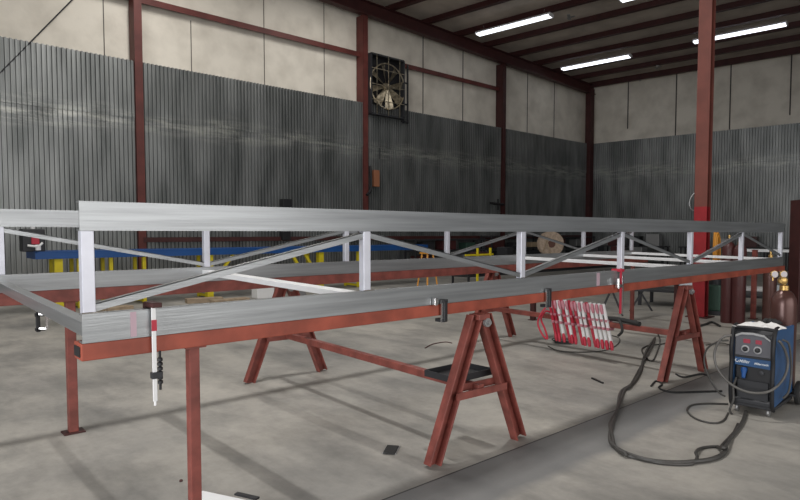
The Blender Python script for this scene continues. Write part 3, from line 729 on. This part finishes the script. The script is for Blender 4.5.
# ------------------------------------------------------------------ small things on the floor
p = fl(391, 451); t = thing('floor_plate', 'small dark rectangular plate with a pale edge lying on the floor', 'plate', (p.x, p.y, 0), math.radians(38))
a1, a2 = fl(384, 447), fl(396, 456)
MB().box((0, 0, .010), (.15, .085, .012)).build('plate', M['rubber'], t, local=True, bevel=.002)
MB().box((.02, -.0, .003), (.165, .10, .006)).build('pale_rim', M['steel'], t, local=True)
a1, a2 = fl(592, 378, .008), fl(603, 383, .008)
tag_mesh(MB().bar(a1, a2, .02, .014), 'black_rod', M['black'], 'short black rod lying on the floor right of the near sawhorse', 'rod', smooth=False)
p = fl(181, 481.5); o = tag_mesh(MB().lathe([(.008, 0), (.011, .003), (.010, .010), (.004, .014)], p, 10), 'bolt', M['red_dark'], 'tiny dark bolt on the floor left of the near red post', 'bolt')
# aluminium bar at the bottom edge, lying on the floor
a1, a2 = fl(196, 489, .05), fl(262, 503, .05)
d_ = (a2 - a1).normalized(); n_ = V((d_.y, -d_.x, 0))
if n_.dot(Fh) > 0: n_ = -n_
c1, c2 = a1 + d_ * .05, a2 + d_ * .6
tag_mesh(MB().box((0, 0, 0), (0, 0, 0)) if False else MB().bar(V((c1.x, c1.y, .025)) + n_ * .05, V((c2.x, c2.y, .025)) + n_ * .05, .10, .05), 'aluminium_bar', M['alu_white'], 'pale aluminium bar lying on the floor at the near red post', 'bar', smooth=False, bevel=.003)
q = (fl(236, 494, .05) + fl(258, 498.5, .05)) / 2
MBb = MB().bar(fl(236, 493.5, .055) , fl(258, 498.5, .055), .03, .010); tag_mesh(MBb, 'black_strap', M['black'], 'black strip lying along the edge of the pale aluminium bar', 'strip', smooth=False)

# ------------------------------------------------------------------ wall fan
fc = yp(388.5, 86, WY - .25)
pa, pb = yp(370.5, 90, WY - .2), yp(403, 90, WY - .2)
fw_, fh_ = (pb.x - pa.x), 2.05
cxw = (pa.x + pb.x) / 2; czw = yp(388, 87, WY - .2).z
t = thing('wall_fan', 'large round wall exhaust fan in a dark housing beside the red column', 'fan', (cxw, WY - .02, czw))
g = MB(); hw, hh = fw_ / 2, fh_ / 2
for s in (-1, 1):
    g.box((s * hw, -.12, 0), (.06, .26, fh_)); g.box((0, -.12, s * hh), (fw_, .26, .06))
g.build('housing', M['dark'], t, local=True)
MB().box((0, -.0, 0), (fw_, .02, fh_)).build('backing', M['black'], t, local=True)
R_ = .78
for k in range(8):
    a = k * math.pi / 4 + .2
    u = V((math.cos(a), 0, math.sin(a))); w_ = V((-math.sin(a), 0, math.cos(a)))
    nrm = V((0, -1, 0)); g = MB(); vs = []
    for i in range(6):
        r_ = .12 + (R_ - .12) * i / 5; wd = .07 + .09 * i / 5; tw_ = .9 - .5 * i / 5
        e = w_ * math.cos(tw_) + nrm * math.sin(tw_)
        c0 = u * r_ + V((0, -.14, 0)); vs += [c0 - e * wd, c0 + e * wd, c0 + e * wd + nrm * .006, c0 - e * wd + nrm * .006]
    fs = []
    for i in range(5):
        for j in range(4): a0 = i * 4 + j; a1_ = i * 4 + (j + 1) % 4; fs.append((a0, a1_, a1_ + 4, a0 + 4))
    fs += [(3, 2, 1, 0), (20, 21, 22, 23)]
    g.add(vs, fs); g.build('blade', M['grill'], t, local=True, smooth=True)
MB().lathe([(.14, 0), (.15, .05), (.11, .14), (.0, .17)], (0, -.06, 0), 20, (0, -1, 0)).build('hub', M['grill'], t, smooth=True, local=True)
g = MB().ring((0, -.22, 0), R_ * 1.02, .025, (0, 1, 0), 40, 6); g.build('ring', M['grill'], t, smooth=True, local=True)
g = MB()
for k in (-2, 0, 2): g.bar((-hw, -.25, k * .27), (hw, -.25, k * .27), .02, .02)
for x in (-.35, 0, .35): g.bar((x * hw * 2, -.26, -hh), (x * hw * 2, -.26, hh), .02, .02)
g.build('guard_bars', M['grill'], t, local=True)
g = MB(); 
for x in (hw + .10, hw + .30): g.bar((x, -.10, -hh - .15), (x, -.10, hh * .95), .05, .05)
for z in (-hh + .55, -hh - .08, .3): g.bar((hw, -.10, z), (hw + .32, -.10, z), .05, .05)
g.build('bracket', M['dark'], t, local=True)
tag(MB().cyl((cxw - .25, WY - .05, czw - hh), (cxw - .25, WY - .05, yp(385, 160, WY).z), .022, 8).build('conduit', M['dark']), 'thin dark conduit running down the wall below the fan', 'conduit')
# items on the wall
def wallbox(name, label, cat, x0, y0, x1, y1, m, d=.12, bevel=.01):
    p, q = yp(x0, y0, WY - .1), yp(x1, y1, WY - .1)
    o = MB().box(((p.x + q.x) / 2, WY - .075 - d / 2, (p.z + q.z) / 2), (abs(q.x - p.x), d, abs(p.z - q.z))).build(name, m, bevel=bevel); return tag(o, label, cat)
wallbox('speaker', 'small black box on the corrugated wall just above the truss', 'box', 280, 199, 289, 207, M['black'], .22)
wallbox('switch_box', 'black box low on the corrugated wall, seen through the truss', 'box', 280, 230, 288, 240, M['black'], .2)
wallbox('hose_reel', 'faded orange holder on the wall beside the second red column', 'holder', 372.5, 170, 378, 187, M['orange_red'], .12)
g = MB().tube(smoothpts([yp(370, 166, WY - .2), yp(371, 178, WY - .22), yp(370.5, 190, WY - .2), yp(367, 195, WY - .22)]), .05, 8); tag(g.build('black_hose', M['black'], smooth=True), 'black hose hanging down the second red column', 'hose')
g = MB().cyl(yp(490.5, 203, WY - .2), yp(504, 204.5, WY - .2), .05, 8).cyl(yp(498, 199, WY - .2), yp(498, 210, WY - .2), .04, 8); tag(g.build('pipe_valve', M['black'], smooth=True), 'dark valve with side arms on the third red column', 'valve')

# ------------------------------------------------------------------ blue table on yellow trestles
BY = 13.95
bx0 = yp(31, 257, BY).x; bx1 = yp(418, 250, BY).x; btz = 1.18
t = thing('long_table', 'long blue steel table on yellow trestle legs along the corrugated wall', 'table', ((bx0 + bx1) / 2, BY, 0))
g = MB(); g.bar((bx0, BY, btz - .07), (bx1, BY, btz - .07), .9, .015, off=(0, .06)); g.bar((bx0, BY - .42, btz - .07), (bx1, BY - .42, btz - .07), .05, .15); g.bar((bx0, BY + .42, btz - .07), (bx1, BY + .42, btz - .07), .05, .15)
g.bar((bx0 + .02, BY - .45, btz - .07), (bx0 + .02, BY + .45, btz - .07), .05, .15); g.bar((bx1 - .02, BY - .45, btz - .07), (bx1 - .02, BY + .45, btz - .07), .05, .15)
g.build('table_top', M['blue'], t)
for px1 in (58, 79, 111, 144, 209, 320, 358):
    x = yp(px1, 270, BY - .3).x
    g = MB(); wl_ = .15 if px1 in (58, 320, 209) else .07
    g.bar((x, BY - .3, 0), (x, BY - .3, btz - .15), wl_, wl_, up=(0, 1, 0)); g.bar((x, BY + .3, 0), (x, BY + .3, btz - .15), .07, .07, up=(0, 1, 0)); g.bar((x, BY - .35, .06), (x, BY + .35, .06), .06, .06)
    if px1 in (58, 209): g.bar((x + .15, BY - .3, .45), (x + .62, BY - .3, btz - .16), .06, .06)
    if px1 == 320: g.bar((x - .5, BY - .3, btz - .16), (x - .1, BY - .3, .4), .07, .07); g.bar((x - .9, BY - .3, btz - .16), (x - .5, BY - .3, .4), .07, .07)
    g.build('leg', M['yellow'], t)
# machine on its left end
p, q = yp(21, 251, BY - .1), yp(43, 229, BY - .1)
t = thing('bench_machine', 'dark machine with red and white parts at the left end of the blue table', 'machine', ((p.x + q.x) / 2, BY - .1, btz))
w_, h_ = q.x - p.x, q.z - btz
btm = btz + .0
g = MB().box((0, 0, h_ / 2), (w_, .35, h_)).build('body', M['dark'], t, local=True, bevel=.02)
MB().box((.02, -.19, h_ * .55), (w_ * .35, .05, h_ * .45)).build('red_cover', M['red_clamp'], t, local=True, bevel=.01)
MB().tube(smoothpts([(-.12, -.22, h_ * .28), (.05, -.25, h_ * .24), (w_ * .35, -.22, h_ * .38)]), .022, 8).build('white_lever', M['white'], t, smooth=True, local=True)
MB().cyl((.06, -.22, .03), (.06, -.22, .14), .05, 12).build('white_knob', M['white'], t, smooth=True, local=True)
MB().cyl((.0, -.1, h_), (.0, -.1, h_ + .09), .04, 12).build('top_cap', M['white'], t, smooth=True, local=True)

# ------------------------------------------------------------------ clutter along the wall
def rack(name, label, x0, x1, y, h, levels, m, cat='shelf', depth=.6, group=None):
    t = thing(name, label, cat, ((x0 + x1) / 2, y, 0), 0, group)
    w = x1 - x0
    for sx in (-1, 1):
        for sy in (-1, 1):
            MB().box((sx * (w / 2 - .03), sy * (depth / 2 - .03), h / 2), (.05, .05, h)).build('leg', m, t, local=True)
    for z in levels: MB().box((0, 0, z), (w, depth, .05)).build('shelf', m, t, local=True)
    return t
def carton(name, label, cat, x, y, z, w, d, h, m, rz=0, bevel=.01):
    t = MB().box((0, 0, h / 2), (w, d, h)).build(name, m, bevel=bevel, local=True); t.location = (x, y, z); t.rotation_euler = (0, 0, rz); return tag(t, label, cat)
RK = 15.9
rack('storage_rack', 'dark storage rack against the wall behind the orange stool', 14.6, 18.4, RK, 1.35, (.4, .88, 1.30), M['dark'])
rack('storage_rack', 'dark storage rack against the wall behind the round beige reel', 18.8, 22.4, RK, 1.45, (.4, .9, 1.40), M['dark'])
rack('storage_rack', 'dark storage rack against the wall near the building corner', 22.8, 26.6, RK, 1.40, (.4, .9, 1.35), M['dark'])
rng = random.Random(11)
spots = [(15.1, .4), (16.2, .4), (17.5, .4), (15.3, .9), (16.4, .9), (17.6, .9), (19.5, .42), (20.8, .42), (21.8, .42), (19.3, .92), (20.6, .92), (21.9, .92), (23.6, .42), (25.0, .42), (23.8, .92), (25.4, .92)]
cols_ = ['red_dark', 'dark', 'steel', 'dark', 'maroon', 'green', 'dark', 'steel', 'dark', 'red_dark', 'dark', 'carton', 'dark', 'dark', 'maroon', 'steel']
nm = {'red_dark': 'dark red', 'dark': 'charcoal', 'steel': 'grey', 'maroon': 'maroon', 'green': 'dark green', 'carton': 'tan'}
tall = ['low', 'squat', 'wide', 'tall']
for i, ((x, z), c) in enumerate(zip(spots, cols_)):
    w = rng.uniform(.5, .85); h = rng.uniform(.2, .38); lev = 'lower' if z < .6 else 'middle'
    wher = ('rack behind the orange stool' if x < 18.5 else 'rack behind the beige reel' if x < 22.6 else 'rack near the corner')
    row = [s_ for s_ in spots if (s_[1] < .6) == (z < .6) and ((s_[0] < 18.5) == (x < 18.5)) and ((s_[0] < 22.6) == (x < 22.6))]
    k = row.index((x, z)); pos = ['left', 'centre', 'right'][k] if len(row) == 3 else ['left', 'right'][k]
    carton('storage_box', '%s box, %s of %s shelf, %s' % (nm[c], pos, lev, wher), 'box', x, RK - .05, z + .026, w, .4, h, M[c])
# steel bench in front with reel
by_ = 12.3
k0 = yp(460, 260, by_).x; k1 = yp(655, 260, by_).x
t = rack('work_bench', 'low dark work bench carrying the round beige reel', k0, k1, by_, .74, (.25, .715), M['dark'], 'workbench', .7)
rc = yp(551.5, 245, by_ - .1)
t = thing('cable_reel', 'round beige reel with brown core standing on the low bench', 'reel', (rc.x, by_ - .05, .742))
rr = .43
MB().lathe([(rr, -.18), (rr, -.15), (rr * .72, -.145), (rr * .72, .145), (rr, .15), (rr, .18)], (0, 0, rr), 40, -Fh).build('drum', M['beige'], t, smooth=True, local=True)
MB().lathe([(.13, .0), (.13, .02)], V((0, 0, rr)) - Fh * .175, 24, -Fh).build('core', M['brownd'], t, smooth=True, local=True)
g = MB(); c0 = V((0, 0, rr)) - Fh * .20
g.bar(c0 - Rt * .17 + Z * .12, c0 - Rt * .02 - Z * .38, .03, .03).bar(c0 - Rt * .17 + Z * .12, c0 - Rt * .30 - Z * .28, .03, .03); g.build('rope_end', M['wood'], t, local=True)
MB().box((0, -.1, -.0 + .02), (.5, .3, .04)).build('cradle', M['dark'], t, local=True)
# a few pieces on that bench
for i, (px1, w, h, c, lab) in enumerate(((480, .5, .22, 'red_dark', 'dark red'), (505, .35, .35, 'dark', 'charcoal'), (596, .5, .30, 'dark', 'black lidded'), (618, .45, .28, 'maroon', 'maroon'), (640, .5, .2, 'steel', 'grey'))):
    x = yp(px1, 255, by_).x
    carton('tool_box', '%s tool box on the low bench with the beige reel' % lab, 'tool box', x, by_, .742, w, .4, h, M[c])
# orange stool, yellow stand
def stool(name, label, x, y, h, w, m):
    t = thing(name, label, 'stand', (x, y, 0))
    for sx in (-1, 1):
        for sy in (-1, 1): MB().bar((sx * w, sy * w, 0), (sx * w * .5, sy * w * .5, h), .04, .04).build('leg', m, t, local=True)
    MB().box((0, 0, h), (w * 1.5, w * 1.5, .04)).build('seat', m, t, local=True)
p = yp(427.5, 253, 11.5); stool('stool', 'small orange stool beyond the truss, right end of the blue table', p.x, 11.5, p.z, .2, M['orange'])
t = thing('yellow_stand', 'yellow tube barrier standing beyond the truss, left of the beige reel', 'barrier', (yp(484, 250, 11.3).x, 11.3, 0))
g = MB(); 
for s in (-.28, 0.28): MB().box((s, 0, .56), (.05, .05, 1.12)).build('upright', M['yellow'], t, local=True)
MB().box((-.2, 0, .93), (1.2, .04, .05)).build('rail', M['yellow'], t, local=True)
# grey cone-like stand between trestles
p = yp(298, 262, 12.6); t = MB().lathe([(.22, 0), (.20, .03), (.05, .80), (.03, .82)], (p.x, 12.6, 0), 4).build('grey_stand', M['steel'])
t.scale = (1, 1, 1); tag(t, 'narrow grey pyramid stand between the yellow trestles', 'stand')
# boards on the floor behind the truss at the left
for i, (x0, y0, x1, y1, m, lab) in enumerate(((186, 300.5, 222, 298.5, 'wood', 'pale board on the floor behind the truss, near the yellow trestle foot'), (212, 302, 247, 299, 'wood', 'pale rough board on the floor left of the white block'), (104, 310, 130, 307, 'wood', 'short tan board on the floor behind the left end of the truss'))):
    a, b = fl(x0, y0, .06), fl(x1, y1, .06); d = (b - a).normalized()
    tag_mesh(MB().bar(V((a.x, a.y, .05)), V((b.x, b.y, .05)), .25, .10), 'wooden_board', M[m], lab, 'board', smooth=False, bevel=.005)
a = fl(263, 298); carton('white_block', 'white block on the floor behind the truss, below its pale cross member', 'block', a.x, a.y, 0, .45, .3, .32, M['white'], bevel=.02)

# ------------------------------------------------------------------ right-hand side beyond the truss
tc1 = fl(730.5, 324); tc2 = fl(738.5, 325)
for (p, lab) in ((tc1, 'left maroon gas cylinder of the pair behind the truss right end'), (tc2, 'right maroon gas cylinder of the pair behind the truss right end')):
    pass
def bigcyl(px1, py1, h, r, m, lab, g='maroon gas cylinders beyond the truss'):
    p = fl(px1, py1); return cylinder('gas_cylinder', lab, (p.x, p.y, 0), r, h, m, g)
bigcyl(727, 322.5, 1.40, .105, M['maroon'], 'maroon gas cylinder nearest the tall column, beyond the truss')
bigcyl(738, 324, 1.36, .105, M['maroon'], 'maroon gas cylinder second from the tall column, beyond the truss')
p = fl(753, 319); upright(p.x, p.y, 1.25, 'slim red post between the maroon cylinders and the brown cylinder', .075)
p = fl(768.5, 327); cylinder('gas_cylinder', 'dull brown gas cylinder standing left of the brown one with gauges', (p.x, p.y, 0), .10, 1.15, M['brown'], 'maroon gas cylinders beyond the truss')
# tall maroon steel stanchion at the frame edge
p = fl(799, 322); t = thing('steel_stanchion', 'maroon steel stanchion cut by the right edge of the picture', 'stanchion', (p.x + .05, p.y, 0))
MB().ibeam((0, 0, 0), (0, 0, 2.12), .28, .28, .02, up=Rt).build('web', M['red_dark'], t, local=True)
# white topped tables
def table(name, label, x, y, w, d, h, top, legm, rz=0, th=.05):
    t = thing(name, label, 'table', (x, y, 0), rz)
    MB().box((0, 0, h - th / 2), (w, d, th)).build('table_top', top, t, local=True, bevel=.004)
    for sx in (-1, 1):
        for sy in (-1, 1): MB().box((sx * (w / 2 - .08), sy * (d / 2 - .08), (h - th) / 2), (.06, .06, h - th)).build('leg', legm, t, local=True)
    return t
p = fl(800, 250.5, 1.10); table('white_table', 'high white topped table behind the truss right end', p.x, p.y, .5, 3.4, 1.12, M['alu_white'], M['dark'], skew, .07)
p = fl(785, 290, .40); table('white_table', 'low white topped platform beyond the gas cylinders', p.x, p.y, .7, 2.6, .42, M['white'], M['dark'], skew)
p = fl(728, 292, .36); table('dark_bench', 'low dark bench beyond the truss, between tall column and cylinders', p.x, p.y, .9, 3.4, .36, M['dark'], M['dark'], skew)
q0 = V((p.x, p.y, .362))
for i, (s_, w, h, m, lab) in enumerate(((-1.3, .22, .20, 'white', 'white carton on the low dark bench, farthest from the tall column'), (-.9, .25, .18, 'text', 'pale carton on the low dark bench, second farthest from the tall column'), (.35, .25, .20, 'carton', 'tan carton on the low dark bench, in the middle'), (.8, .22, .24, 'text', 'pale carton on the low dark bench, nearest the tall column'))):
    c = q0 - ED * s_; carton('carton', lab, 'carton', c.x, c.y, q0.z, w, .3, h, M[m], skew)
p = fl(714, 314); t = thing('green_machine', 'dark green floor machine standing right of the tall column foot', 'machine', (p.x, p.y, 0), skew)
MB().box((0, 0, .32), (.35, .30, .5)).build('body', M['green'], t, local=True, bevel=.03); MB().lathe([(.12, 0), (.12, .1), (.05, .14)], (0, 0, .57), 16).build('motor', M['dark'], t, smooth=True, local=True); MB().box((0, 0, .04), (.4, .4, .08)).build('base', M['dark'], t, local=True)
p = fl(722, 310); carton('yellow_crate', 'dull yellow crate on the floor right of the green machine', 'crate', p.x, p.y, 0, .35, .3, .28, M['carton'])
p = fl(697, 323.5); g = MB().tube(smoothpts([fl(690, 322, .02), fl(697, 326, .02), fl(706, 324, .02), (fl(712, 322, .02)), fl(720, 326, .02)]), .018, 8); tag(g.build('air_hose', M['rubber'], smooth=True), 'black hose on the floor around the tall column foot', 'hose')
# dark stands seen under the beam
def folding(px1, py1, h, lab, m='dark'):
    p = fl(px1, py1); t = thing('folding_stand', lab, 'stand', (p.x, p.y, 0))
    c0 = Rt
    for s in (-1, 1): MB().bar(c0 * (s * .22), c0 * (-s * .04) + Z * h, .03, .03).build('leg', M[m], t, local=True)
    MB().bar(c0 * -.15 + Z * h, c0 * .15 + Z * h, .06, .05).build('head', M[m], t, local=True); return t
folding(641, 311, .42, 'small dark folding stand behind the slim red post')
folding(611, 316, .60, 'dark thin folding stand left of the slim red post')
p = fl(676, 309); t = upright(p.x, p.y, .5, 'short dark post behind the right sawhorse', .07, 'red_dark')
p = fl(533, 320); upright(p.x, p.y, .75, 'short dark red post just left of the hand clamps', .08, 'red_dark')
# long low dark benches along far wall on the right
for i, (s0, s1, lab) in enumerate(((1.2, 4.2, 'dark bench along the far wall, nearest the corner'), (4.8, 8.2, 'dark bench along the far wall, in line with the tall column'), (8.8, 13.0, 'dark bench along the far wall, beyond the gas cylinders'))):
    a = pc + ED * ((s0 + s1) / 2) + EN * .9
    t = table('long_bench', lab, a.x, a.y, .8, s1 - s0, .95, M['dark'], M['dark'], skew)
    for j in range(3):
        c = pc + ED * (s0 + (s1 - s0) * (.2 + .3 * j)) + EN * .9
        mm = ['maroon', 'dark', 'steel'][(i + j) % 3]
        carton('parts_bin', '%s bin, %s on bench %s' % (nm[mm], ['first', 'middle', 'last'][j], ['nearest the corner', 'in line with the tall column', 'beyond the gas cylinders'][i]), 'bin', c.x, c.y, .951, .5, .6, .35 + .1 * ((i * 2 + j) % 3), M[mm], skew)
